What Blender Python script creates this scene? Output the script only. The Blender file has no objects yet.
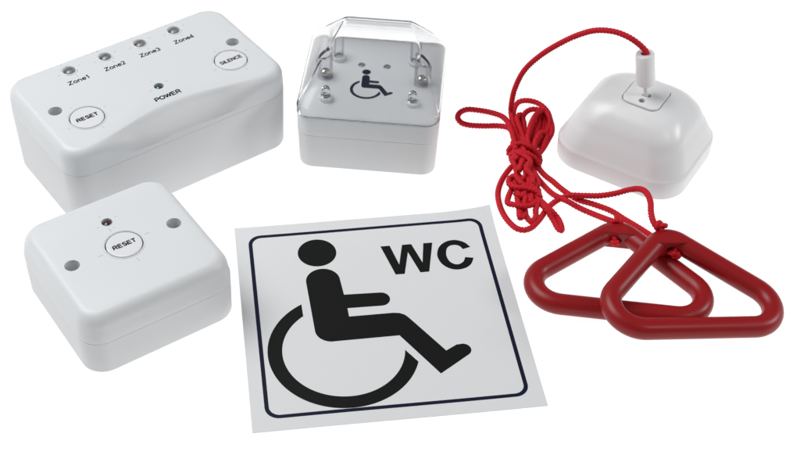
import bpy, bmesh, math, random
from mathutils import Vector, Matrix
from math import sin, cos, pi, sqrt
random.seed(4)
MM = 0.001
sc = bpy.context.scene
COL = sc.collection

# ------------------------------------------------------------------ traced world data (millimetres)
HAND = [138.5299, 96.7679, 139.7352, 510.8863, -0.1237, 181.2709, 493.4172, 11.9908, 0.0911, 0.1276, 0.1725]
CORD = [[(164.77, 654.78, 74.0), (163.99, 652.18, 78.5), (160.39, 653.48, 82.0), (153.62, 655.67, 86.0), (145.21, 660.09, 87.0), (135.33, 664.21, 85.0), (126.43, 668.45, 79.0), (116.02, 673.05, 69.0), (105.86, 679.37, 55.0), (97.76, 684.04, 40.0), (93.52, 686.77, 23.0), (92.57, 686.48, 12.0), (92.73, 685.86, 6.0), (93.24, 677.8, 5.0), (94.72, 666.22, 4.5), (96.42, 653.89, 4.0), (96.23, 641.4, 3.0)], [(96.49, 652.37, 2.0), (93.57, 666.03, 3.0), (90.23, 673.24, 3.0), (84.16, 676.65, 1.6), (74.27, 676.46, 1.5), (64.94, 677.19, 1.5), (60.54, 679.52, 1.5), (58.55, 684.76, 1.5), (60.3, 689.95, 1.5), (64.98, 693.27, 1.5), (72.11, 692.63, 1.6), (79.74, 690.15, 2.0), (86.5, 685.31, 3.0), (89.71, 677.68, 5.0), (91.38, 667.04, 7.0), (92.18, 656.79, 8.0), (92.92, 644.99, 8.0)], [(94.04, 662.24, 2.0), (94.16, 682.67, 2.0), (96.09, 695.1, 3.0), (98.93, 698.57, 4.5), (103.53, 699.57, 5.0), (109.3, 699.56, 4.0), (113.94, 696.75, 3.0), (117.14, 691.79, 2.0), (118.18, 684.48, 2.0), (118.37, 677.24, 2.0), (117.78, 670.57, 2.0), (115.0, 662.91, 2.0), (110.94, 653.59, 3.0), (105.82, 644.61, 3.0)], [(100.2, 651.83, 4.0), (99.71, 656.58, 5.0), (98.09, 664.98, 6.0), (96.27, 672.88, 7.0), (95.89, 678.47, 7.0), (98.47, 682.96, 6.0), (100.33, 679.3, 4.0), (100.61, 671.26, 3.0), (101.7, 660.31, 3.0), (102.58, 651.93, 3.0)], [(96.85, 655.36, 2.0), (96.57, 667.46, 2.0), (99.55, 681.16, 3.0), (102.11, 687.54, 4.0), (106.52, 690.2, 5.0), (112.31, 689.12, 5.0), (115.61, 685.44, 4.0), (118.07, 678.0, 4.0), (117.57, 668.09, 4.0), (114.62, 660.69, 4.0), (110.84, 652.17, 4.0), (107.29, 645.87, 4.0)], [(102.0, 649.43, 7.0), (101.09, 655.95, 7.5), (102.41, 663.85, 8.0), (104.79, 672.5, 8.5), (108.97, 681.36, 8.5), (113.84, 686.6, 7.0), (116.96, 681.05, 6.0), (116.58, 674.22, 4.0), (113.98, 668.0, 3.0), (109.93, 658.15, 3.0), (104.27, 654.12, 3.0)], [(104.0, 651.95, 4.0), (105.34, 659.19, 4.0), (108.04, 669.01, 4.0), (110.3, 677.75, 4.0), (110.53, 685.28, 4.0), (113.66, 684.13, 3.0), (113.12, 676.62, 2.0), (110.07, 667.89, 2.0), (105.92, 654.44, 2.0)], [(104.46, 647.14, 7.0), (105.11, 651.88, 8.0), (107.45, 657.93, 8.5), (110.98, 663.15, 8.0), (113.8, 662.44, 6.0), (112.34, 657.58, 5.0), (109.98, 650.95, 4.0)], [(92.24, 657.31, 4.0), (91.63, 644.18, 5.0), (92.06, 634.89, 4.0), (93.38, 626.92, 3.0), (98.14, 621.99, 2.0), (99.72, 613.63, 2.0)], [(95.35, 650.18, 6.0), (94.88, 639.53, 7.0), (97.18, 630.35, 7.0), (97.51, 623.55, 6.0), (94.87, 620.14, 4.0), (91.82, 612.25, 3.0), (90.58, 608.83, 2.0)], [(101.03, 653.97, 5.0), (100.41, 638.54, 7.0), (99.65, 629.31, 6.0), (100.11, 619.65, 6.5), (100.15, 610.19, 6.0), (99.06, 608.99, 5.0), (97.2, 602.39, 4.0)], [(105.22, 656.54, 3.0), (104.79, 643.47, 3.0), (103.07, 633.54, 2.5), (102.68, 622.66, 3.0), (103.97, 614.84, 3.0), (104.66, 612.55, 3.0), (102.84, 603.68, 3.0)], [(89.5, 647.15, 1.5), (89.28, 649.45, 4.0), (91.72, 649.41, 8.0), (96.42, 649.13, 10.0), (101.45, 646.09, 10.0), (105.93, 643.98, 7.0), (108.01, 642.4, 3.0), (107.4, 639.49, 1.5)], [(90.62, 644.22, 2.0), (90.77, 643.89, 6.0), (94.69, 640.83, 10.0), (100.03, 638.05, 10.5), (104.48, 636.54, 8.0), (106.73, 635.95, 3.0), (105.42, 633.64, 1.5)], [(93.41, 635.96, 8.0), (91.4, 640.53, 9.0), (95.63, 638.28, 10.0), (100.41, 632.64, 10.0), (97.76, 625.72, 9.0), (100.74, 620.18, 8.0), (100.68, 613.5, 7.0)], [(97.58, 611.18, 7.0), (93.67, 613.8, 8.0), (90.52, 620.45, 7.5), (87.71, 620.42, 6.0), (86.97, 614.79, 6.0), (90.92, 610.4, 7.5), (97.31, 608.92, 8.0), (102.55, 606.32, 8.0), (104.5, 603.72, 6.0), (103.92, 604.78, 4.0), (99.48, 596.96, 6.0), (94.85, 594.09, 7.0), (88.61, 596.1, 6.0), (85.29, 599.86, 4.0), (85.92, 605.91, 3.0), (87.93, 612.04, 3.0), (90.37, 617.69, 3.0)], [(92.42, 615.52, 3.0), (91.43, 606.63, 3.0), (91.65, 595.72, 4.0), (91.75, 587.17, 4.0), (95.04, 591.56, 3.0), (94.49, 602.37, 2.0), (94.56, 613.38, 2.0)], [(95.01, 613.3, 5.0), (95.81, 604.5, 5.0), (95.0, 595.85, 3.0), (96.05, 589.49, 2.0), (98.64, 585.86, 2.0), (100.9, 588.54, 3.0), (101.44, 594.38, 4.5), (103.55, 601.46, 5.0), (102.08, 610.19, 5.0), (103.82, 621.54, 4.0)], [(90.9, 612.07, 5.0), (92.9, 604.94, 5.5), (96.77, 608.89, 6.0), (98.75, 615.61, 6.0), (99.46, 623.64, 5.0)], [(93.89, 654.94, 5.0), (93.81, 643.65, 5.5), (95.85, 634.98, 5.0), (99.9, 628.79, 4.5), (99.58, 619.16, 4.0), (97.39, 614.52, 4.0), (94.71, 607.26, 3.5)], [(91.32, 653.71, 3.0), (90.37, 641.85, 3.0), (93.46, 631.47, 4.0), (90.43, 620.55, 4.5), (93.23, 608.91, 5.0), (93.96, 608.31, 4.5), (97.3, 602.42, 3.0)], [(103.12, 651.64, 5.0), (102.95, 639.85, 5.0), (100.82, 631.67, 5.0), (103.62, 624.9, 5.0), (104.37, 615.91, 5.0), (103.26, 615.79, 5.0), (100.26, 606.26, 5.5), (98.3, 599.13, 5.0)], [(97.26, 647.81, 8.0), (98.06, 639.0, 8.5), (94.86, 630.24, 8.0), (93.51, 625.66, 7.0)], [(92.86, 654.01, 3.0), (94.77, 664.94, 3.0), (96.68, 674.82, 4.0), (97.66, 664.39, 4.5), (98.59, 651.76, 5.0)], [(108.1, 654.49, 3.0), (110.44, 663.62, 2.5), (115.24, 674.21, 2.0), (113.76, 684.15, 2.0), (108.76, 680.22, 2.0), (105.44, 667.74, 2.0), (104.01, 654.97, 2.5)], [(95.79, 642.58, 2.0), (90.29, 636.52, 1.6), (86.09, 629.46, 1.5), (82.72, 621.83, 1.5), (80.33, 612.49, 1.5), (80.33, 602.48, 1.5), (82.3, 592.71, 1.5), (85.4, 585.5, 1.5), (89.35, 580.31, 1.5), (93.62, 579.05, 1.5), (97.87, 580.97, 1.6), (101.77, 585.66, 1.8), (105.16, 591.07, 2.0), (108.0, 596.48, 2.0), (110.73, 600.32, 2.0), (114.74, 604.76, 2.0), (119.04, 606.94, 3.0), (122.88, 606.05, 5.5), (131.78, 605.57, 6.0), (140.55, 604.7, 7.0), (148.98, 603.54, 10.0), (156.63, 600.37, 16.0), (161.06, 594.1, 22.0), (163.07, 585.8, 26.0), (163.65, 576.87, 27.0), (162.96, 568.98, 26.0), (163.61, 562.51, 25.0), (165.4, 559.59, 23.5), (170.44, 559.63, 17.0), (173.53, 552.22, 15.5)], [(103.19, 649.63, 2.0), (106.7, 635.64, 1.8), (109.9, 629.24, 1.5), (114.64, 623.09, 1.5), (118.38, 617.41, 1.6), (122.78, 610.7, 2.6), (127.76, 606.06, 2.4), (136.53, 602.93, 1.8), (146.65, 597.23, 1.8), (153.8, 590.09, 1.8), (160.89, 583.31, 1.8), (167.3, 576.59, 1.8), (173.22, 569.1, 1.8), (177.75, 560.84, 1.8)], [(102.03, 642.77, 2.0), (104.08, 629.43, 2.0), (107.46, 621.54, 1.6), (113.02, 611.99, 1.6), (117.3, 607.0, 2.5), (120.81, 602.14, 4.5), (128.58, 597.32, 3.0), (136.65, 590.69, 4.0), (141.95, 582.53, 8.0), (144.67, 578.27, 10.0), (146.44, 576.19, 8.0), (146.13, 571.49, 6.0), (144.92, 566.38, 6.0)], [(100.43, 607.74, 3.0), (104.58, 600.41, 3.6), (107.48, 594.03, 5.0), (111.72, 587.64, 1.7), (114.0, 580.3, 1.7), (115.53, 579.05, 1.7), (115.86, 582.52, 1.7), (114.3, 589.91, 1.7), (110.44, 593.34, 4.5), (106.1, 599.11, 5.2), (101.4, 607.33, 5.0)]]
KN = [(146.99, 577.56, 11.5), (144.46, 565.94, 6.0), (167.48, 559.4, 24.5), (174.92, 547.88, 15.0)]
LAMP_ADDED_UNDER = 25.0
LAMP_TOP = 15.5
LAMP_LEFT = .3
LAMP_RIGHT = .8
LAMP_SIDE = 2.6
WORLD = .2

# ------------------------------------------------------------------ materials
def new_mat(name):
    m = bpy.data.materials.new(name); m.use_nodes = True
    nt = m.node_tree; b = nt.nodes['Principled BSDF']
    return m, nt, b

def plastic(name, col, rough, bump=0.0, scale=900.0, var=0.0, spec=0.5, coat=0.0):
    m, nt, b = new_mat(name)
    b.inputs['Base Color'].default_value = (*col, 1)
    b.inputs['Roughness'].default_value = rough
    b.inputs['Specular IOR Level'].default_value = spec
    if coat:
        b.inputs['Coat Weight'].default_value = coat; b.inputs['Coat Roughness'].default_value = .12
    tc = nt.nodes.new('ShaderNodeTexCoord')
    if var:
        n = nt.nodes.new('ShaderNodeTexNoise'); n.inputs['Scale'].default_value = 30; n.inputs['Detail'].default_value = 2
        nt.links.new(tc.outputs['Object'], n.inputs['Vector'])
        r = nt.nodes.new('ShaderNodeMapRange')
        r.inputs['From Min'].default_value = .3; r.inputs['From Max'].default_value = .7
        r.inputs['To Min'].default_value = rough-var; r.inputs['To Max'].default_value = rough+var
        nt.links.new(n.outputs['Fac'], r.inputs['Value']); nt.links.new(r.outputs['Result'], b.inputs['Roughness'])
    if bump:
        n2 = nt.nodes.new('ShaderNodeTexNoise'); n2.inputs['Scale'].default_value = scale; n2.inputs['Detail'].default_value = 3
        nt.links.new(tc.outputs['Object'], n2.inputs['Vector'])
        bp = nt.nodes.new('ShaderNodeBump'); bp.inputs['Strength'].default_value = bump; bp.inputs['Distance'].default_value = .0002
        nt.links.new(n2.outputs['Fac'], bp.inputs['Height']); nt.links.new(bp.outputs['Normal'], b.inputs['Normal'])
    return m

def glassy(name, col, rough=0.03, ior=1.49):
    m, nt, b = new_mat(name)
    b.inputs['Base Color'].default_value = (*col, 1)
    b.inputs['Roughness'].default_value = rough
    b.inputs['IOR'].default_value = ior
    b.inputs['Transmission Weight'].default_value = 1.0
    return m

WHITE = plastic('white_abs', (.72, .74, .757), .42, bump=.14, scale=1400, var=.04)
WHITE_BASE = plastic('white_abs_base', (.72, .728, .738), .45, bump=.12, scale=1400, var=.05, spec=.3)
WHITE_SMOOTH = plastic('white_smooth', (.765, .77, .78), .33, bump=.08, scale=1400, var=.03)
CREAM = plastic('button_cap', (.76, .77, .785), .3, var=.03)
INK = plastic('black_print', (.006, .007, .006), .36, spec=.2)
INK_GREY = plastic('grey_print', (.38, .39, .43), .5)
INK_BLUE = plastic('blue_black_print', (.008, .009, .03), .36, spec=.2)
DARK = plastic('dark_hole', (.02, .02, .022), .5)
LED_CLEAR = plastic('led_smoke', (.27, .28, .28), .12, coat=1)
LED_GREEN = plastic('led_green', (.01, .07, .045), .08, coat=1)
LED_RED = plastic('led_maroon', (.06, .006, .012), .08, coat=1)
RED_PLASTIC = plastic('red_handle_plastic', (.285, .005, .008), .36, var=.04, spec=.35)
CORD_RED = plastic('red_cord', (.56, .006, .018), .6, bump=.9, scale=2600, spec=.25)
VINYL = plastic('vinyl_sheet', (.72, .735, .75), .28, var=.0)
m, nt, b = new_mat('clear_acrylic'); ACRYLIC = m; nt.nodes.remove(b)
_o = nt.nodes['Material Output']; _lw = nt.nodes.new('ShaderNodeLayerWeight'); _lw.inputs['Blend'].default_value = .5
_cr = nt.nodes.new('ShaderNodeValToRGB'); _cr.color_ramp.elements[0].color = (.98, .98, .985, 1); _cr.color_ramp.elements[1].color = (.62, .62, .65, 1)
_cr.color_ramp.elements[0].position = .35; _cr.color_ramp.elements[1].position = .97
_tp = nt.nodes.new('ShaderNodeBsdfTransparent'); _gl = nt.nodes.new('ShaderNodeBsdfGlossy'); _gl.inputs['Roughness'].default_value = .06
_pw = nt.nodes.new('ShaderNodeMath'); _pw.operation = 'POWER'; _pw.inputs[1].default_value = 4.5; nt.links.new(_lw.outputs['Facing'], _pw.inputs[0])
_fr = nt.nodes.new('ShaderNodeMath'); _fr.operation = 'MULTIPLY_ADD'; _fr.inputs[1].default_value = .6; _fr.inputs[2].default_value = .035; nt.links.new(_pw.outputs[0], _fr.inputs[0]); _mx = nt.nodes.new('ShaderNodeMixShader')
nt.links.new(_lw.outputs['Facing'], _cr.inputs['Fac']); nt.links.new(_cr.outputs['Color'], _tp.inputs['Color'])
nt.links.new(_fr.outputs[0], _mx.inputs[0]); nt.links.new(_tp.outputs[0], _mx.inputs[1]); nt.links.new(_gl.outputs[0], _mx.inputs[2]); nt.links.new(_mx.outputs[0], _o.inputs['Surface'])
ACRYLIC_GLASS = glassy('clear_acrylic_cover', (.985, .987, .995), .1, 1.27)
ACRYLIC_LED = glassy('clear_led', (.95, .96, .96), .02, 1.5)
m, nt, b = new_mat('nickel'); METAL = m
b.inputs['Base Color'].default_value = (.55, .53, .48, 1); b.inputs['Metallic'].default_value = 1; b.inputs['Roughness'].default_value = .22

# ------------------------------------------------------------------ mesh helpers (all inputs in mm, local)
def link_mesh(name, bm, mat, parent=None, smooth=35, recalc=True):
    if recalc: bmesh.ops.recalc_face_normals(bm, faces=bm.faces)
    me = bpy.data.meshes.new(name); bm.to_mesh(me); bm.free()
    me.materials.append(mat)
    if smooth is not None:
        me.shade_smooth(); me.set_sharp_from_angle(angle=math.radians(smooth))
    o = bpy.data.objects.new(name, me); COL.objects.link(o)
    if parent: o.parent = parent
    return o

def thing(name, label, cat, loc, rz=0, group=None):
    o = bpy.data.objects.new(name, None); COL.objects.link(o)
    o.empty_display_size = .01
    o.location = [c*MM for c in loc]; o.rotation_euler = (0, 0, rz)
    o['label'] = label; o['category'] = cat
    if group: o['group'] = group
    return o

def rr(w, h, r, n=8, cx=0, cy=0):
    r = max(.05, min(r, w/2-.01, h/2-.01)); P = []
    for (sx, sy, a0) in ((1, -1, -90), (1, 1, 0), (-1, 1, 90), (-1, -1, 180)):
        for i in range(n+1):
            a = math.radians(a0+90*i/n)
            P.append((cx+sx*(w/2-r)+r*cos(a), cy+sy*(h/2-r)+r*sin(a)))
    return P

def rr_fine(w, h, r, n=8, k=16):
    """rounded rectangle with straight sides subdivided k times"""
    base = rr(w, h, r, n); out = []
    for i, p in enumerate(base):
        q = base[(i+1) % len(base)]; out.append(p)
        if i % (n+1) == n:
            for j in range(1, k): out.append((p[0]+(q[0]-p[0])*j/k, p[1]+(q[1]-p[1])*j/k))
    return out

def loft(bm, rings, cap0=True, cap1=True):
    R = []
    for ring in rings: R.append([bm.verts.new((x*MM, y*MM, z*MM)) for x, y, z in ring])
    n = len(R[0])
    for a, b in zip(R, R[1:]):
        for i in range(n): bm.faces.new((a[i], a[(i+1) % n], b[(i+1) % n], b[i]))
    if cap0: bm.faces.new(list(reversed(R[0])))
    if cap1: bm.faces.new(R[-1])
    return R

def lathe(bm, prof, n=32, cx=0, cy=0, M=None):
    """prof: list of (r, z); ends with r=0 close to a pole"""
    rings = []
    for r, z in prof:
        if r < 1e-6: v = [Vector((cx, cy, z))]
        else: v = [Vector((cx+r*cos(2*pi*i/n), cy+r*sin(2*pi*i/n), z)) for i in range(n)]
        if M: v = [M @ p for p in v]
        rings.append([bm.verts.new(p*MM) for p in v])
    for a, b in zip(rings, rings[1:]):
        for i in range(n):
            j = (i+1) % n
            if len(a) == 1 and len(b) == 1: continue
            if len(a) == 1: bm.faces.new((a[0], b[j], b[i]))
            elif len(b) == 1: bm.faces.new((a[i], a[j], b[0]))
            else: bm.faces.new((a[i], a[j], b[j], b[i]))
    if len(rings[0]) > 1 and prof[0] != prof[-1]: bm.faces.new(list(reversed(rings[0])))
    if len(rings[-1]) > 1 and prof[0] != prof[-1]: bm.faces.new(rings[-1])

def cylinder_bm(r, z0, z1, cx=0, cy=0, n=40, r2=None):
    bm = bmesh.new(); lathe(bm, [(r, z0), (r if r2 is None else r2, z1)], n, cx, cy)
    return bm

def torus(bm, R, r, z, cx=0, cy=0, n=48, m=10):
    V = [[bm.verts.new(((cx+(R+r*cos(2*pi*j/m))*cos(2*pi*i/n))*MM, (cy+(R+r*cos(2*pi*j/m))*sin(2*pi*i/n))*MM, (z+r*sin(2*pi*j/m))*MM)) for j in range(m)] for i in range(n)]
    for i in range(n):
        for j in range(m):
            bm.faces.new((V[i][j], V[(i+1) % n][j], V[(i+1) % n][(j+1) % m], V[i][(j+1) % m]))

def catmull(P, step, closed=False):
    P = [Vector(p) for p in P]; n = len(P); out = []
    segs = n if closed else n-1
    for i in range(segs):
        p1, p2 = P[i], P[(i+1) % n]
        p0 = P[i-1] if (closed or i > 0) else p1*2-p2
        p3 = P[(i+2) % n] if (closed or i < n-2) else p2*2-p1
        L = max((p2-p1).length, 1e-6); k = max(2, int(math.ceil(L/step)))
        t0 = 0.; t1 = (p1-p0).length**.5+1e-6; t2 = t1+L**.5; t3 = t2+(p3-p2).length**.5+1e-6
        for j in range(k):
            t = t1+(t2-t1)*j/k
            A1 = p0*((t1-t)/(t1-t0))+p1*((t-t0)/(t1-t0)); A2 = p1*((t2-t)/(t2-t1))+p2*((t-t1)/(t2-t1)); A3 = p2*((t3-t)/(t3-t2))+p3*((t-t2)/(t3-t2))
            B1 = A1*((t2-t)/(t2-t0))+A2*((t-t0)/(t2-t0)); B2 = A2*((t3-t)/(t3-t1))+A3*((t-t1)/(t3-t1))
            out.append(B1*((t2-t)/(t2-t1))+B2*((t-t1)/(t2-t1)))
    if not closed: out.append(P[-1])
    return out

def sweep(bm, pts, radius, n=12, closed=False, lobes=0, depth=0., pitch=5., taper=True, uz=Vector((0, 0, 1))):
    """sweep a round (or twisted, lobed) section along pts"""
    N = len(pts); T = []
    for i in range(N):
        a = pts[i-1] if (closed or i > 0) else pts[i]; b = pts[(i+1) % N] if (closed or i < N-1) else pts[i]
        T.append((b-a).normalized())
    nrm = T[0].cross(uz)
    if nrm.length < .1: nrm = T[0].cross(Vector((1, 0, 0)))
    nrm.normalize(); rings = []; s = 0.
    for i in range(N):
        if i: 
            s += (pts[i]-pts[i-1]).length
        nrm = (nrm-T[i]*nrm.dot(T[i])).normalized(); bn = T[i].cross(nrm)
        rg = radius
        if taper and not closed and i in (0, N-1): rg = radius*.55
        ring = []
        for j in range(n):
            a = 2*pi*j/n
            rad = rg
            if lobes: rad = rg*(1-depth+depth*2*abs(cos(lobes*.5*(a+2*pi*s/pitch)))**.8)
            ring.append(bm.verts.new((pts[i]+nrm*rad*cos(a)+bn*rad*sin(a))*MM))
        rings.append(ring)
    for i in range(N if closed else N-1):
        a, b = rings[i], rings[(i+1) % N]
        for j in range(n): bm.faces.new((a[j], a[(j+1) % n], b[(j+1) % n], b[j]))
    if not closed:
        bm.faces.new(list(reversed(rings[0]))); bm.faces.new(rings[-1])

def cut(o, cutter_bms):
    """subtract solids from a finished part and drop the cutters"""
    bm = bmesh.new()
    for c in cutter_bms:
        bmesh.ops.recalc_face_normals(c, faces=c.faces)
        t = bpy.data.meshes.new('t'); c.to_mesh(t); c.free(); bm.from_mesh(t); bpy.data.meshes.remove(t)
    me = bpy.data.meshes.new('c'); bm.to_mesh(me); bm.free()
    co = bpy.data.objects.new('c', me); COL.objects.link(co)
    md = o.modifiers.new('b', 'BOOLEAN'); md.operation = 'DIFFERENCE'; md.solver = 'EXACT'; md.object = co
    mw = o.parent; o.parent = None
    dg = bpy.context.evaluated_depsgraph_get(); dg.update()
    new = bpy.data.meshes.new_from_object(o.evaluated_get(dg))
    o.modifiers.clear(); old = o.data; nm = old.name; o.data = new; bpy.data.meshes.remove(old); new.name = nm
    o.parent = mw
    bpy.data.objects.remove(co); bpy.data.meshes.remove(me)
    o.data.shade_smooth(); o.data.set_sharp_from_angle(angle=math.radians(30))

def plate(bm, poly, z0, z1, holes=None):
    """extruded flat outline"""
    vb = [bm.verts.new((x*MM, y*MM, z0*MM)) for x, y in poly]; vt = [bm.verts.new((x*MM, y*MM, z1*MM)) for x, y in poly]
    n = len(poly)
    for i in range(n): bm.faces.new((vb[i], vb[(i+1) % n], vt[(i+1) % n], vt[i]))
    f1 = bm.faces.new(vt); f0 = bm.faces.new(list(reversed(vb)))
    bmesh.ops.triangulate(bm, faces=[f1, f0])

def band(bm, A, B, z0, z1, closed=False):
    """flat strip between two point rows of equal length, with thickness"""
    n = len(A); R = range(n if closed else n-1)
    va, vb = [[bm.verts.new((x*MM, y*MM, z1*MM)) for x, y in Q] for Q in (A, B)]
    wa, wb = [[bm.verts.new((x*MM, y*MM, z0*MM)) for x, y in Q] for Q in (A, B)]
    for i in R:
        j = (i+1) % n
        bm.faces.new((va[i], va[j], vb[j], vb[i])); bm.faces.new((wa[i], wb[i], wb[j], wa[j]))
        bm.faces.new((va[i], wa[i], wa[j], va[j])); bm.faces.new((vb[i], vb[j], wb[j], wb[i]))
    if not closed:
        for i in (0, n-1): bm.faces.new((va[i], vb[i], wb[i], wa[i]))

def _arc(cx, cy, rx, ry, a0, a1, n=10):
    return [(cx+rx*cos(math.radians(a0+(a1-a0)*i/n)), cy+ry*sin(math.radians(a0+(a1-a0)*i/n))) for i in range(n+1)]
# plain sans letters drawn as strokes in a cell: advance width, list of strokes (cap height 1)
GL = {
 'R': (.80, [[(.09, 0), (.09, .93)], [(.09, .93), (.42, .93)]+_arc(.42, .70, .22, .23, 90, -90)+[(.09, .47)], [(.40, .47), (.68, 0)]]),
 'E': (.72, [[(.62, .07), (.09, .07), (.09, .93), (.60, .93)], [(.09, .52), (.56, .52)]]),
 'S': (.74, [_arc(.35, .71, .24, .22, 25, 180, 10)+_arc(.35, .705, .24, .20, 180, 255, 5)+_arc(.35, .29, .27, .22, 75, 0, 6)+_arc(.35, .29, .27, .22, 0, -160, 12)]),
 'T': (.68, [[(.02, .93), (.64, .93)], [(.33, .93), (.33, 0)]]),
 'I': (.28, [[(.12, 0), (.12, 1)]]),
 'L': (.66, [[(.09, 1), (.09, .07), (.60, .07)]]),
 'N': (.80, [[(.09, 0), (.09, 1)], [(.09, .97), (.65, .03)], [(.65, 0), (.65, 1)]]),
 'C': (.80, [_arc(.42, .5, .34, .43, 48, 312, 20)]),
 'P': (.74, [[(.09, 0), (.09, .93)], [(.09, .93), (.42, .93)]+_arc(.42, .68, .22, .25, 90, -90)+[(.09, .43)]]),
 'O': (.86, [_arc(.42, .5, .34, .43, 0, 360, 24)]),
 'W': (1.04, [[(.04, 1), (.27, .02)], [(.27, .02), (.50, .96)], [(.50, .96), (.73, .02)], [(.73, .02), (.96, 1)]]),
 'Z': (.70, [[(.07, .93), (.58, .93), (.05, .07), (.62, .07)]]),
 'o': (.62, [_arc(.29, .36, .22, .31, 0, 360, 20)]),
 'n': (.60, [[(.08, 0), (.08, .72)], [(.08, .42)]+_arc(.27, .44, .19, .22, 165, 0, 9)+[(.46, 0)]]),
 'e': (.60, [[(.08, .38), (.50, .38)]+_arc(.29, .36, .21, .31, 4, 325, 20)]),
 '1': (.50, [[(.10, .76), (.30, .95), (.30, 0)]]),
 '2': (.62, [_arc(.29, .70, .21, .23, 165, -10, 10)+[(.42, .48), (.08, .07)], [(.06, .07), (.52, .07)]]),
 '3': (.62, [_arc(.27, .72, .20, .21, 160, -85, 12), _arc(.27, .28, .23, .23, 88, -160, 14)]),
 '4': (.62, [[(.50, .25), (.04, .25), (.38, .98), (.38, 0)]]),
}
def lettering(name, text, x, y, z, height, width, mat, parent, weight=.14, rot=0.):
    """printed lettering: cap height and total width in mm, centred on x, y"""
    tot = sum(GL[c][0] for c in text); sx = width/tot; sy = height; px = -width/2
    bm = bmesh.new(); lift = 0
    for c in text:
        adv, strokes = GL[c]
        for st in strokes:
            lift += .0015
            P = [Vector((px+a*sx, (b-.5)*sy)) for a, b in st]; n = len(P); h = weight*height/2
            cl = (P[0]-P[-1]).length < 1e-3
            L = []; R = []
            for i in range(n):
                d0 = (P[i]-P[i-1]).normalized() if i else None; d1 = (P[i+1]-P[i]).normalized() if i < n-1 else None
                if cl and i in (0, n-1): d0 = (P[-1]-P[-2]).normalized(); d1 = (P[1]-P[0]).normalized()
                if d0 is None: d0 = d1
                if d1 is None: d1 = d0
                m0 = Vector((-d0.y, d0.x)); m1 = Vector((-d1.y, d1.x)); mm_ = m0+m1
                mm_ = m0 if mm_.length < .2 else mm_.normalized(); k = h/max(.35, mm_.dot(m0))
                L.append(P[i]+mm_*k); R.append(P[i]-mm_*k)
            f = lambda v: (x+v.x*cos(rot)-v.y*sin(rot), y+v.x*sin(rot)+v.y*cos(rot))
            band(bm, [f(v) for v in L], [f(v) for v in R], z-.05, z+.03+lift)
        px += adv*sx
    return link_mesh(name, bm, mat, parent, None)

def box_base(w, h, z1, r, parent, mat=WHITE_BASE, draft=.35):
    bm = bmesh.new(); rings = []
    for z, ins in ((0, .7+draft), (.3, .25+draft), (1.2, draft), (z1*.5, draft*.5), (z1-.2, 0), (z1-.03, .16)):
        rings.append([(x, y, z) for x, y in rr(w-2*ins, h-2*ins, r-ins*.5)])
    loft(bm, rings)
    return link_mesh('base', bm, mat, parent)

def led_lens(name, mat, x, y, z, r, h, parent):
    bm = bmesh.new()
    prof = [(r, z-3), (r, z+h-r)] + [(r*cos(a), z+h-r+r*sin(a)) for a in [pi/2*i/7 for i in range(1, 7)]] + [(0, z+h)]
    lathe(bm, prof, 28, x, y)
    return link_mesh(name, bm, mat, parent)

def ticks(spots, z, parent, mat=INK_GREY):
    """fine printed cross-hair marks: (x, y, r0, r1, rot)"""
    for x, y, r0, r1, rot, skip in spots:
        bm = bmesh.new()
        for k in range(4):
            if k in skip: continue
            a = rot+k*pi/2; d = Vector((cos(a), sin(a))); n = Vector((-sin(a), cos(a)))*.13
            P = [Vector((x, y))+d*r0-n, Vector((x, y))+d*r1-n, Vector((x, y))+d*r1+n, Vector((x, y))+d*r0+n]
            plate(bm, [tuple(p) for p in P], z-.05, z+.03)
        link_mesh('printed_mark', bm, mat, parent, None)

def push_button(x, y, ztop, text, parent, tw, r=9.7):
    bm = bmesh.new()
    lathe(bm, [(r, ztop-3), (r, ztop-.1), (r-.12, ztop+.08), (r-.4, ztop+.15), (r-2.5, ztop+.12), (0, ztop+.1)], 64, x, y)
    b = link_mesh('button', bm, CREAM, parent)
    lettering('lettering', text, x+.2, y+.1, ztop+.14, 3.0, tw, INK_BLUE, b, .24 if len(text) < 6 else .21, random.uniform(-.02, .03))
    bm = bmesh.new(); torus(bm, r+1.25, .45, ztop-.15, x, y, 64, 10)
    link_mesh('button_rim', bm, WHITE, parent)
    bm = bmesh.new(); lathe(bm, [(r+.6, ztop-1.7), (r+.6, ztop-1.5), (0, ztop-1.5)], 48, x, y)
    link_mesh('button_well', bm, DARK, parent)
    return b
def well_cut(x, y, zt, r=10.35, d=2.5):
    return cylinder_bm(r, zt-d, zt+3, x, y, 64)

# ------------------------------------------------------------------ tabletop (made translucent so an added, unseen lamp below turns it pure white)
m, nt, b = new_mat('backlit_white_sheet'); nt.nodes.remove(b)
out = nt.nodes['Material Output']; ad = nt.nodes.new('ShaderNodeAddShader')
df = nt.nodes.new('ShaderNodeBsdfDiffuse'); tr = nt.nodes.new('ShaderNodeBsdfTranslucent')
df.inputs['Color'].default_value = (.14, .14, .14, 1); tr.inputs['Color'].default_value = (.65, .65, .65, 1)
nt.links.new(df.outputs[0], ad.inputs[0]); nt.links.new(tr.outputs[0], ad.inputs[1]); nt.links.new(ad.outputs[0], out.inputs['Surface'])
bm = bmesh.new()
vs = [bm.verts.new(p) for p in ((-1.3, -.6, 0), (1.3, -.6, 0), (1.3, 2.0, 0), (-1.3, 2.0, 0))]; bm.faces.new(vs)
table = link_mesh('tabletop', bm, m, None, None); table['kind'] = 'structure'

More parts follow.
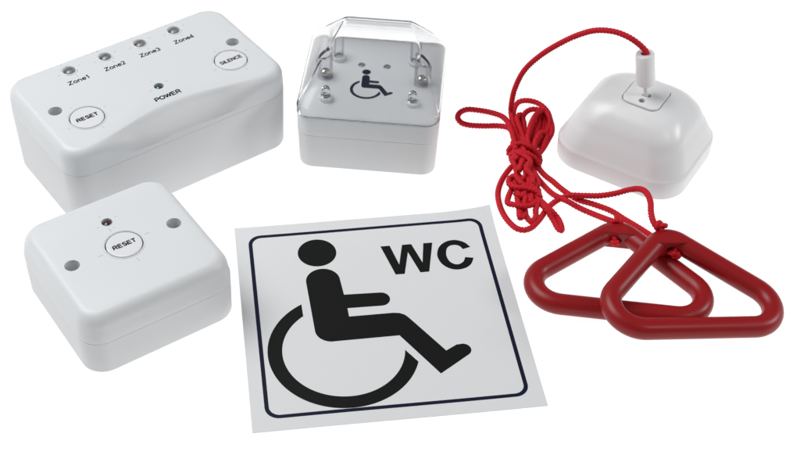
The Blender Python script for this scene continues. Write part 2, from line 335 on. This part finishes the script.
# ------------------------------------------------------------------ 1. reset unit (single box)
def build_reset_unit():
    t = thing('reset_unit', 'small square white reset unit with one round RESET button and a dark red indicator', 'reset unit', (-129.08, 520.5, .05), .60757)
    S = 89.3; H = 39.6
    box_base(S, S, 22, 13, t)
    bm = bmesh.new(); rings = []
    for z, ins in ((22.0, .18), (22.2, 0), (27, 0)): rings.append([(x, y, z) for x, y in rr(S-2*ins, S-2*ins, 13-ins*.5, 10)])
    for i in range(0, 11):
        a = pi/2*i/10; ins = .8+6.2*(1-cos(a)); z = 30.5+(H-30.5)*sin(a)
        rings.append([(x, y, z) for x, y in rr(S-2*ins, S-2*ins, 13-ins*.55, 10)])
    loft(bm, rings)
    lid = link_mesh('lid', bm, WHITE, t)
    cut(lid, [cylinder_bm(4.1, H-13, H+2, sx*30.15, 0) for sx in (-1, 1)] + [well_cut(0, -.4, H), cylinder_bm(3.0, H-4, H+2, 0, 20.6)])
    push_button(0, -.4, H, 'RESET', t, 13.6)
    led_lens('indicator_lens', LED_RED, 0, 20.6, H-2.6, 2.75, 2.2, t)
    bm = bmesh.new(); torus(bm, 3.2, .22, H, 0, 20.6, 40, 8); link_mesh('lens_rim', bm, WHITE, t)
    ticks([(0, -.4, 12.8, 16.0, .08, ()), (0, 20.6, 5.4, 6.8, .25, ())], H, t)
    return t
build_reset_unit()

# ------------------------------------------------------------------ 2. four zone panel (double box)
def build_panel():
    t = thing('alarm_panel', 'long white four zone alarm panel with RESET and SILENCE buttons and a scooped front edge', 'alarm panel', (-132.3, 648.84, .05), .6452)
    Wd, Dp, H, Z = 148.6, 87.8, 56.7, 40.
    box_base(Wd, Dp, Z, 13, t, draft=.8)
    bm = bmesh.new(); rings = []
    base = rr_fine(Wd, Dp, 13, 10, 28)
    def bump(x, y):
        if y > -Dp/2+.5 and abs(x) > 60: return 0.
        if y > 0: return 0.
        return cos(min(1, abs(x)/59.)*pi/2)**2
    def ring(ins, z, f):
        R = []
        P0 = rr_fine(Wd-2*ins, Dp-2*ins, 13-ins*.55, 10, 28)
        for (x, y) in P0:
            bb = bump(x, y)
            R.append((x, y+10.5*bb*f[0], z-f[1]*bb))
        return R
    rings.append(ring(.18, Z, (0, 0))); rings.append(ring(0, Z+.2, (0, 0)))
    rings.append(ring(0, Z+1.5, (0, .0)))
    rings.append(ring(.1, 44, (.0, 1.2)))
    n = 12
    for i in range(n+1):
        a = pi/2*i/n; u = i/n
        ins = .3+5.0*(1-cos(a)); z = 50.+(H-50.)*sin(a)
        zl = 44.+(H-44.)*min(1, u*1.0)
        f0 = u
        # blend the steep fillet with a shallow ramp where the edge is scooped
        ramp_z = 43.0+(H-43.0)*(u**.9 if u < .8 else .8**.9+(1-.8**.9)*sin((u-.8)/.2*pi/2))
        R = []
        for (x, y) in rr_fine(Wd-2*ins, Dp-2*ins, 13-ins*.55, 10, 28):
            bb = bump(x, y); bz = min(1, bb*2.2)
            R.append((x, y+9.0*bb*f0, z*(1-bz)+ramp_z*bz))
        rings.append(R)
    loft(bm, rings)
    lid = link_mesh('lid', bm, WHITE, t)
    zones = [(-35.6, 31), (-11.3, 31.2), (12.9, 31.5), (37.0, 31.8)]
    cs = [cylinder_bm(4.1, H-13, H+2, sx*60.3, 0) for sx in (-1, 1)]
    cs += [well_cut(-48, -15.9, H), well_cut(49.4, -15.5, H)]
    cs += [cylinder_bm(3.9, H-5, H+2, x, y, 32) for x, y in zones] + [cylinder_bm(3.0, H-4, H+2, .6, -13.3)]
    cut(lid, cs)
    push_button(-48, -15.9, H, 'RESET', t, 13.6); push_button(49.4, -15.5, H, 'SILENCE', t, 15.2)
    for k, (x, y) in enumerate(zones):
        led_lens('indicator_lens', LED_CLEAR, x, y, H-2.4, 2.9, 2.2, t)
        bm = bmesh.new(); torus(bm, 4.7, .5, H-.1, x, y, 40, 8); link_mesh('lens_rim', bm, WHITE, t)
        lettering('lettering', 'Zone%d' % (k+1), x+.4, y-11.9, H, 3.6, 14.0, INK_BLUE, t, .19)
    led_lens('indicator_lens', LED_GREEN, .6, -13.3, H-2.4, 2.75, 2.1, t)
    lettering('lettering', 'POWER', .5, -24.3, H, 3.5, 17.4, INK_BLUE, t, .23)
    ticks([(x, y, 6.6, 8.6, .2, ()) for x, y in zones] + [(.6, -13.3, 5.2, 7.2, .25, (3,)), (-48, -15.9, 12.6, 14.6, .25, ()), (49.4, -15.5, 12.6, 14.6, .25, ())], H, t)
    return t
build_panel()

# ------------------------------------------------------------------ wheelchair symbol (local sign coordinates, mm)
def arc(cx, cy, r, a0, a1, n):
    return [(cx+r*cos(math.radians(a0+(a1-a0)*i/n)), cy+r*sin(math.radians(a0+(a1-a0)*i/n))) for i in range(n+1)]
def symbol(bm, f, z0, z1):
    T = lambda P: [f(*p) for p in P]
    plate(bm, T(arc(-30.2, 50.3, 11.1, 0, 354, 59)), z0, z1)
    body = [(-38.8, 27.5)] + arc(-29.2, 27.4, 9.6, 168, 8, 16) + [(-18.8, 15.1)] + arc(1.2, 9.2, 5.1, 86, -86, 12) + [(-18.1, 4.5), (-18, -1.9), (6.5, -2.0), (9.9, -2.6), (12.6, -4.2), (14.2, -6.2), (30.7, -32.7), (37.0, -29.1)]
    body += arc(39.9, -33.2, 4.3, 105, -58, 10) + [(25.1, -48.3), (7.4, -19.0), (-28.2, -19.2)] + arc(-28.6, -10.2, 9.1, 268, 185, 8)
    plate(bm, T(body), z0, z1)
    o_ = arc(-23.8, -25.4, 40.7, 118.3, 340.8+.0, 70); i_ = arc(-23.8, -25.4, 32.9, 125.6, 352.5, 70)
    band(bm, T(o_), T(i_), z0, z1)

# ------------------------------------------------------------------ 3. flat sign sheet
def build_sign():
    t = thing('wheelchair_sign', 'flat square grey-white sheet sign with a black wheelchair symbol and the letters WC', 'sign', (9.915, 511.794, .05), .1444)
    h = 76.2
    def curl(x, y):
        d = max(0, (-x-55))/21.; e = max(0, (x+y-118))/34.
        return .7*d*d*(.6+.4*sin(y*.04+1)) + 3.*e*e + .25*sin(x*.035)*sin(y*.03+.6)+.3
    bm = bmesh.new(); n = 40; th = .35
    top = [[bm.verts.new((x*MM, y*MM, (curl(x, y)+th)*MM)) for x in [-h+2*h*i/n for i in range(n+1)]] for y in [-h+2*h*j/n for j in range(n+1)]]
    bot = [[bm.verts.new((x*MM, y*MM, curl(x, y)*MM)) for x in [-h+2*h*i/n for i in range(n+1)]] for y in [-h+2*h*j/n for j in range(n+1)]]
    for j in range(n):
        for i in range(n):
            bm.faces.new((top[j][i], top[j][i+1], top[j+1][i+1], top[j+1][i])); bm.faces.new((bot[j][i], bot[j+1][i], bot[j+1][i+1], bot[j][i+1]))
    for i in range(n):
        for (a, b) in (((0, i), (0, i+1)), ((n, i+1), (n, i)), ((i+1, 0), (i, 0)), ((i, n), (i+1, n))):
            bm.faces.new((bot[a[0]][a[1]], bot[b[0]][b[1]], top[b[0]][b[1]], top[a[0]][a[1]]))
    link_mesh('sheet', bm, VINYL, t)
    def drape(o):
        bmx = bmesh.new(); bmx.from_mesh(o.data)
        for _ in range(4):
            E = [e for e in bmx.edges if e.calc_length() > 5*MM]
            if not E: break
            bmesh.ops.subdivide_edges(bmx, edges=E, cuts=1)
        bmesh.ops.triangulate(bmx, faces=bmx.faces)
        for v in bmx.verts: v.co.z += (curl(v.co.x/MM, v.co.y/MM)+th)*MM
        bmx.to_mesh(o.data); bmx.free()
    bm = bmesh.new(); symbol(bm, lambda x, y: (x, y), -.03, .05); drape(link_mesh('wheelchair_symbol', bm, INK, t, None))
    bm = bmesh.new()
    band(bm, rr_fine(137.8, 137.0, 7.5, 8, 40), rr_fine(133.4, 132.6, 5.6, 8, 40), -.03, .05, True)
    drape(link_mesh('border_line', bm, INK_BLUE, t, None))
    bm = bmesh.new()
    W = [(6.8, 51.1), (12.2, 51.05), (15.4, 35.0), (19.4, 50.9), (24.8, 50.9), (28.9, 35.0), (31.9, 50.8), (37.2, 50.7), (31.5, 27.3), (26.4, 27.3), (21.9, 44.6), (17.4, 27.2), (12.2, 27.3)]
    plate(bm, W, -.03, .05)
    Cc = [(58.5, 44.6), (56.0, 48.6), (51.9, 51.1), (48, 51.4), (43.9, 49.9), (40.2, 46.1), (38.3, 40.2), (39.0, 34.5), (41.4, 30.3), (44.8, 27.8), (48.6, 27.0), (53.2, 28.1), (56.6, 31.0), (58.7, 35.5)]
    Ci = [(53.9, 43.3), (52.6, 45.8), (50.6, 47.1), (48.3, 47.3), (46.1, 46.4), (44.4, 44.0), (43.5, 39.6), (43.9, 35.9), (44.9, 33.5), (46.7, 31.8), (48.8, 31.2), (51.0, 32.0), (52.7, 33.6), (54.0, 36.6)]
    f = lambda P: [(v.x, v.y) for v in catmull([(x, y, 0) for x, y in P], 100.)]
    def dens(P):
        P = [Vector((x, y, 0)) for x, y in P]; o = []
        for i in range(len(P)-1):
            p0 = P[i-1] if i else P[i]*2-P[i+1]; p1, p2 = P[i], P[i+1]; p3 = P[i+2] if i < len(P)-2 else p2*2-p1
            for k in range(6):
                t_ = k/6; q = .5*((2*p1)+(p2-p0)*t_+(2*p0-5*p1+4*p2-p3)*t_*t_+(3*p1-p0-3*p2+p3)*t_**3); o.append((q.x, q.y))
        o.append((P[-1].x, P[-1].y)); return o
    band(bm, dens(Cc), dens(Ci), -.03, .05)
    drape(link_mesh('lettering', bm, INK, t, None))
build_sign()

# ------------------------------------------------------------------ 4. overdoor light under a clear cover
def build_light():
    t = thing('overdoor_light', 'square white overdoor unit with a faceted clear cover over a small wheelchair symbol', 'indicator light', (3.81, 673.3, .05), -.0918)
    box_base(85.6, 85.6, 25, 9, t, draft=.7)
    bm = bmesh.new(); rings = []
    for z, ins in ((25.0, .3), (25.3, 0), (37.6, 0), (38.4, .3), (38.8, .9), (38.9, 1.6)): rings.append([(x, y, z) for x, y in rr(86-2*ins, 86-2*ins, 9-ins*.5, 8)])
    loft(bm, rings); lid = link_mesh('lid', bm, WHITE, t)
    H = 38.9
    cut(lid, [cylinder_bm(2.4, H-4, H+2, x, 13.8) for x in (-8.9, 7.1)])
    for x in (-8.9, 7.1):
        led_lens('sensor_lens', LED_CLEAR, x, 13.8, H-2.6, 2.3, 2.3, t)
        bm = bmesh.new(); torus(bm, 2.55, .22, H, x, 13.8, 32, 8); link_mesh('lens_rim', bm, WHITE, t)
    bm = bmesh.new(); symbol(bm, lambda x, y: ((x+10)*.245-.3, (y+2.5)*.236-5.9), H-.05, H+.04); link_mesh('wheelchair_symbol', bm, INK_BLUE, t, None)
    # clear cover: low upright rim, then long front slope, side slopes and short back slope
    Z0 = H+.12
    def shell(off, zoff):
        R = []
        for z, w, ins in ((Z0, 0, 0), (44.2, 0, 0), (45.2, 0, .5)):
            R.append([(x, y, z - (zoff if z > Z0 else 0)) for x, y in rr(86.4-2*off-2*ins, 86.4-2*off-2*ins, 8-off*.6, 6)])
        A = rr(85.2-2*off, 85.2-2*off, 8-off*.6, 6)
        B = rr(44-off, 5.4-off*.4, 2.4, 6, 0, 25.5)
        for u in (.06, .25, .5, .75, .94, 1.0):
            zz = 46+(65.2-46)*u
            R.append([(a[0]+(b[0]-a[0])*u, a[1]+(b[1]-a[1])*u, zz-zoff) for a, b in zip(A, B)])
        B2 = rr(42-off, 3.6-off*.4, 1.6, 6, 0, 25.5)
        R.append([(x, y, 65.9-zoff) for x, y in B2])
        return R
    bm = bmesh.new()
    o_ = loft(bm, shell(0, 0), False, True); i_ = loft(bm, shell(1.5, 1.6), False, True)
    n = len(o_[0])
    for i in range(n): bm.faces.new((o_[0][i], i_[0][i], i_[0][(i+1) % n], o_[0][(i+1) % n]))
    bmesh.ops.recalc_face_normals(bm, faces=bm.faces)
    hip = [e for e in bm.edges if len(e.link_faces) == 2 and e.calc_face_angle(0) > .35 and min(v.co.z for v in e.verts) > 43*MM]
    bmesh.ops.dissolve_degenerate(bm, dist=1e-6, edges=bm.edges)
    cov = link_mesh('clear_cover', bm, ACRYLIC_GLASS, t, 30)
    cut(cov, [cylinder_bm(4.0, 42, 80, x, -1.2, 36) for x in (-30.4, 30.0)])
    def surf(x, y):   # height of the inner face of the cover's side slope
        return 46+(65.2-46)*max(0, min(1, (42.6-abs(x))/20.6))
    for x in (-30.4, 30.0):
        bm = bmesh.new(); nn = 36; R = []
        for r, zf in ((4.9, lambda px: H+.15), (4.9, lambda px: surf(px, 0)-1.0), (4.05, lambda px: surf(px, 0)-.3), (4.05, lambda px: H+2.6)):
            R.append([bm.verts.new(((x+r*cos(2*pi*i/nn))*MM, (-1.2+r*sin(2*pi*i/nn))*MM, zf(x+r*cos(2*pi*i/nn))*MM)) for i in range(nn)])
        for a, b in zip(R, R[1:]):
            for i in range(nn): bm.faces.new((a[i], a[(i+1) % nn], b[(i+1) % nn], b[i]))
        bm.faces.new(R[-1]); bm.faces.new(list(reversed(R[0])))
        tb = link_mesh('screw_tube', bm, ACRYLIC, t, 40)
        bm = bmesh.new(); prof = [(3.3, H+2.75), (3.3, H+3.6)] + [(3.3*cos(a), H+3.6+2.4*sin(a)) for a in [pi/2*k/6 for k in range(1, 6)]] + [(0, H+6.0)]
        lathe(bm, prof, 32, x, -1.2); s = link_mesh('screw', bm, METAL, t)
        cut(s, [cylinder_bm(.5, H+4.6, H+8, x, -1.2, 4)])
    for x, y in ((-26.9, -24.), (25.8, -22.6), (-24.2, 18.4), (24.3, 18.8)):
        bm = bmesh.new(); lathe(bm, [(4.4, H+.02), (4.4, H+2.4), (4.0, H+2.8), (2.8, H+2.8), (2.6, H+1.2), (0, H+1.2)], 32, x, y); c = link_mesh('lamp_collar', bm, WHITE_SMOOTH, t)
        if y > 0:      # rear stand-offs: clear columns moulded under the cover
            bm = bmesh.new(); lathe(bm, [(3.4, H+.9), (3.3, H+15.5), (2.6, H+15.5), (2.6, H+1.4), (1.0, H+1.3), (1.0, H+.9)], 28, x, y); link_mesh('clear_post', bm, ACRYLIC, t, 40)
            continue
        bm = bmesh.new()
        prof = [(2.5, H+1.3), (2.9, H+3.0), (2.9, H+3.6), (2.5, H+3.8), (2.5, H+7.5)] + [(2.5*cos(a), H+7.5+2.5*sin(a)) for a in [pi/2*k/7 for k in range(1, 7)]] + [(0, H+10)]
        lathe(bm, prof, 28, x, y); l = link_mesh('lamp_bulb', bm, ACRYLIC_LED, t, 50)
        bm = bmesh.new()
        for k in (-1, 1): lathe(bm, [(.22, H+2), (.22, H+5.4)], 8, x+k*.8, y)
        lathe(bm, [(.2, H+5.0), (.7, H+5.6), (.5, H+5.7), (0, H+5.4)], 16, x-.3, y); link_mesh('lead', bm, METAL, l)
build_light()

# ------------------------------------------------------------------ 5. ceiling pull switch
def build_switch():
    cx, cy = 168.2, 656.2
    t = thing('pull_switch', 'domed white ceiling pull switch with a cord connector standing on its top plate', 'pull switch', (cx, cy, .05), -.5585)
    S = 85.; DV = 76.; bm = bmesh.new(); rings = []
    for z, ins, r in ((0, 1.2, 20), (.5, .5, 20), (1.4, .2, 20), (8, .1, 20), (12.2, 0, 20), (13.2, .3, 19.8), (13.8, .8, 19.5)):
        rings.append([(x, y, z) for x, y in rr(S-2*ins, DV-2*ins, r, 16)])
    K = [(1.4, 14.8), (3.0, 18.5), (5.0, 23.), (7.3, 27.5), (9.9, 31.7), (12.8, 35.4), (16.2, 38.5), (20.2, 40.8), (24.6, 42.2), (29.6, 42.8)]
    K = [(a_ if a_ < 8 else a_*.93, 14.8+(b_-14.8)*1.086) for a_, b_ in K]
    KK = catmull([(a_, 0, b_) for a_, b_ in K], 1.2)
    for v in KK:
        ins, z = v.x, v.z
        rings.append([(x, y, z) for x, y in rr(S-2*ins, DV-2*ins, 19.4-ins*.18, 16)])
    rings.append([(x, y, 45.4) for x, y in rr(16, 9, 4, 16)])
    loft(bm, rings)
    body = link_mesh('body', bm, WHITE_SMOOTH, t, 40)
    px, py = PLATE; py += 1.2
    zt = 45.4; PW, PD = 23.6, 25.6
    bm = bmesh.new()
    loft(bm, [[(x, y, z) for x, y in rr(PW-d, PD-d, r, 8, px, py)] for d, r, z in ((0, 5.6, 43.2), (0, 5.6, zt+.25), (.4, 5.4, zt+.5), (1.2, 5, zt+.6))])
    pl = link_mesh('top_plate', bm, WHITE_SMOOTH, t)
    sx, sy = px+.6, py-1.0
    hole = lambda z0: cylinder_bm(2.0, z0, zt+3, px+.2, py-7.6, 28)
    def slot(z0):
        q = bmesh.new(); loft(q, [[(x, y, z) for x, y in rr(5.2, 3.6, 1.2, 6, sx, sy)] for z in (z0, zt+3)]); return q
    bm = bmesh.new(); loft(bm, [[(x, y, z) for x, y in rr(PW+1., PD+1., 6, 8, px, py)] for z in (43.4, zt+6)])
    cut(body, [bm]); cut(body, [hole(39.5), slot(37)])
    cut(pl, [hole(40), slot(40)])
    bm = bmesh.new(); lathe(bm, [(1.8, zt-3.5), (1.8, zt-1.6), (1.2, zt-1.2), (0, zt-1.2)], 20, px+.2, py-7.6); link_mesh('screw', bm, METAL, t)
    # stem and connector lean slightly to the side
    Rz = Matrix.Rotation(.5585, 3, 'Z')
    lean = (Rz @ Vector((-5.4, 0, 31))).normalized()
    q = Vector((0, 0, 1)).rotation_difference(lean).to_matrix()
    base = Vector((sx, sy, zt-3.0))
    M = lambda p: base + q @ p
    class MX:
        def __matmul__(self, p): return M(p)
    bm = bmesh.new(); lathe(bm, [(1.45, 0), (1.45, 15)], 20, M=MX()); st = link_mesh('stem', bm, WHITE_SMOOTH, t)
    bm = bmesh.new()
    lathe(bm, [(1.2, 13.2), (5.4, 13.2), (5.75, 13.6), (5.85, 14.5), (5.6, 33.6), (5.3, 34.6), (4.7, 35.1), (2.7, 35.3), (2.3, 35.0), (2.1, 34.0), (2.1, 27.0), (0, 27.0)], 48, M=MX())
    link_mesh('cord_connector', bm, WHITE_SMOOTH, t)
    bm = bmesh.new(); lathe(bm, [(2.05, 27.2), (2.05, 33.2), (1.7, 33.3), (0, 33.0)], 24, M=MX()); link_mesh('socket', bm, DARK, t)
    return t
PLATE = (0., 0.)
_d = Vector((168.9-168.2, 653.5-656.2, 0)); _r = Matrix.Rotation(.5585, 3, 'Z') @ _d; PLATE = (_r.x, _r.y)
build_switch()

# ------------------------------------------------------------------ 6. triangular pull handles
def build_handle(label, b, s, M3, org):
    ap = sqrt(s*s-b*b/4); V = [Vector((-b/2, 0, 0)), Vector((b/2, 0, 0)), Vector((0, ap, 0))]; RAD = [15.5, 15.5, 10.]
    P = []
    for i in range(3):
        v = V[i]; a = (V[i-1]-v).normalized(); c = (V[(i+1) % 3]-v).normalized()
        ang = a.angle(c); d = RAD[i]/math.tan(ang/2); cen = v+(a+c).normalized()*(RAD[i]/sin(ang/2))
        s0 = v+a*d-cen; s1 = v+c*d-cen; th = s0.angle(s1); sg = 1 if s0.cross(s1).z > 0 else -1
        for k in range(17): P.append(cen+Matrix.Rotation(sg*th*k/16, 3, 'Z') @ s0)
        q = V[(i+1) % 3]; e = c; end = q-e*(RAD[(i+1) % 3]/math.tan((V[i]-q).angle(V[(i+2) % 3]-q)/2)); st = P[-1]
        for k in range(1, 12): P.append(st+(end-st)*k/12)
    t = thing('pull_triangle', label, 'pull handle', (0, 0, 0), 0, 'red triangular pull handles')
    t.location = Vector(org)*MM; t.rotation_euler = M3.to_euler()
    bm = bmesh.new(); sweep(bm, P, 5.9, 24, closed=True)
    link_mesh('grip', bm, RED_PLASTIC, t, 60)
    # solid web that fills the apex, with a flat inner face
    bm = bmesh.new()
    top = ap-3.2; yb = ap-11.6
    def outline(g):
        w = 10.6-g
        return [(-w, yb+g), (w, yb+g), (8.6-g*.5, ap-8.6), (6.2-g*.5, ap-5.6), (3.6-g*.4, ap-3.4-g*.5), (0, top-.2-g*.6), (-(3.6-g*.4), ap-3.4-g*.5), (-(6.2-g*.5), ap-5.6), (-(8.6-g*.5), ap-8.6)]
    Z = [(-5.8, .5), (-5.3, 0), (5.3, 0), (5.85, .5)]
    loft(bm, [[(x, y, z) for x, y in outline(g)] for z, g in Z])
    web = link_mesh('web', bm, RED_PLASTIC, t, 40)
    bm2 = bmesh.new(); q = Matrix.Rotation(-pi/2, 3, 'X')
    lathe(bm2, [(2.2, 0), (2.2, 6)], 20, M=Matrix.Translation((0, yb-1, 0)) @ Matrix.Rotation(-pi/2, 4, 'X'))
    cut(web, [bm2])
    return t
b_, s_, x1, y1, t1, x2, y2, z2, aa, bb_, cc = HAND
M1 = Matrix.Rotation(t1, 3, 'Z'); M2 = Matrix.Rotation(cc, 3, 'Z') @ Matrix.Rotation(bb_, 3, 'Y') @ Matrix.Rotation(aa, 3, 'X')
build_handle('dark red triangular pull handle lying flat, tucked under the other handle', b_, s_, M1, (x1, y1, 6.0))
build_handle('dark red triangular pull handle resting on top of the other handle, nearest the right edge', b_, s_, M2, (x2, y2, z2))

# ------------------------------------------------------------------ 7. cord
def build_cord():
    t = thing('rope', 'long bright red twisted cord bundled in loops, running from the pull switch to both handles', 'cord', CORD[1][4])
    o = Vector(CORD[1][4]); bm = bmesh.new()
    for s in CORD:
        P = [Vector(p) for p in s]
        P = [Vector((p.x, p.y, max(p.z, 1.5)))-Vector((o.x, o.y, o.z)) for p in P]
        sweep(bm, catmull(P, .42), 1.56, 15, lobes=3, depth=.2, pitch=6.2)
    link_mesh('cord_strand', bm, CORD_RED, t, 80)
    for k, p in enumerate(KN):
        bm = bmesh.new(); P = []
        for i in range(48):
            a = 2*pi*i/48; P.append(Vector((1.0*(sin(a)+1.55*sin(2*a)), 1.0*(cos(a)-1.55*cos(2*a)), -1.25*sin(3*a))))
        R = Matrix.Rotation(.8+k, 3, 'Z') @ Matrix.Rotation(.9*k, 3, 'X')
        P = [R @ v + Vector(p)-o for v in P]
        sweep(bm, P, 1.35, 10, closed=True, lobes=3, depth=.15, pitch=6)
        if k in (1, 3):
            d = Vector((.75, -.55, -.25)) if k == 3 else Vector((.8, -.1, -.3))
            Q = [Vector(p)-o+d*s for s in (0, 1.5, 3, 4.4)]
            sweep(bm, catmull(Q, .42), 1.5, 12, lobes=3, depth=.13, pitch=6.2)
        link_mesh('knot', bm, CORD_RED, t, 80)
build_cord()

# ------------------------------------------------------------------ lamps
def area(name, loc, target, sx, sy, power, col=(1, 1, 1)):
    l = bpy.data.lights.new(name, 'AREA'); l.shape = 'RECTANGLE'; l.size = sx; l.size_y = sy; l.energy = power; l.color = col
    o = bpy.data.objects.new(name, l); COL.objects.link(o); o.location = loc
    o.rotation_euler = (Vector(target)-Vector(loc)).to_track_quat('-Z', 'Y').to_euler()
    return o
c = (0.02, .58, 0)
area('added_under_lamp', (0, .7, -.35), (0, .7, 0), 2.4, 2.4, LAMP_ADDED_UNDER)  # unseen lamp, added to whiten the tabletop and wash out shadows on it
area('overhead_softbox', (-.72, .83, 1.15), c, .95, .85, LAMP_TOP, (1, 1, 1))
area('left_softbox', (-1.0, .5, .5), c, .5, .5, LAMP_LEFT, (1, 1, 1))
area('side_softbox', (.95, .6, .42), (0, .6, 0), .22, .22, LAMP_SIDE, (1, 1, 1))
area('right_lamp', (.65, .2, .75), c, .14, .14, LAMP_RIGHT, (1, 1, 1))

w = bpy.data.worlds.new('World'); sc.world = w; w.use_nodes = True
w.node_tree.nodes['Background'].inputs[0].default_value = (1, 1, 1, 1); w.node_tree.nodes['Background'].inputs[1].default_value = WORLD

# ------------------------------------------------------------------ camera
cam = bpy.data.cameras.new('camera'); co = bpy.data.objects.new('camera', cam); COL.objects.link(co); sc.camera = co
cam.sensor_width = 36; cam.lens = 1342.286/800*36
cam.shift_x = (400-365.008)/800; cam.shift_y = (215.52-227.5)/800
cam.clip_start = .01; cam.clip_end = 50
co.matrix_world = Matrix.Translation((0, 0, .53759)) @ Matrix.Rotation(pi/2-.73847, 4, 'X') @ Matrix.Rotation(.02, 4, 'Z')

sc.view_settings.view_transform = 'Standard'; sc.view_settings.look = 'None'; sc.view_settings.exposure = 0; sc.view_settings.gamma = 1
sc.cycles.use_denoising = True
sc.cycles.max_bounces = 14; sc.cycles.transmission_bounces = 12; sc.cycles.caustics_refractive = True; sc.cycles.caustics_reflective = False
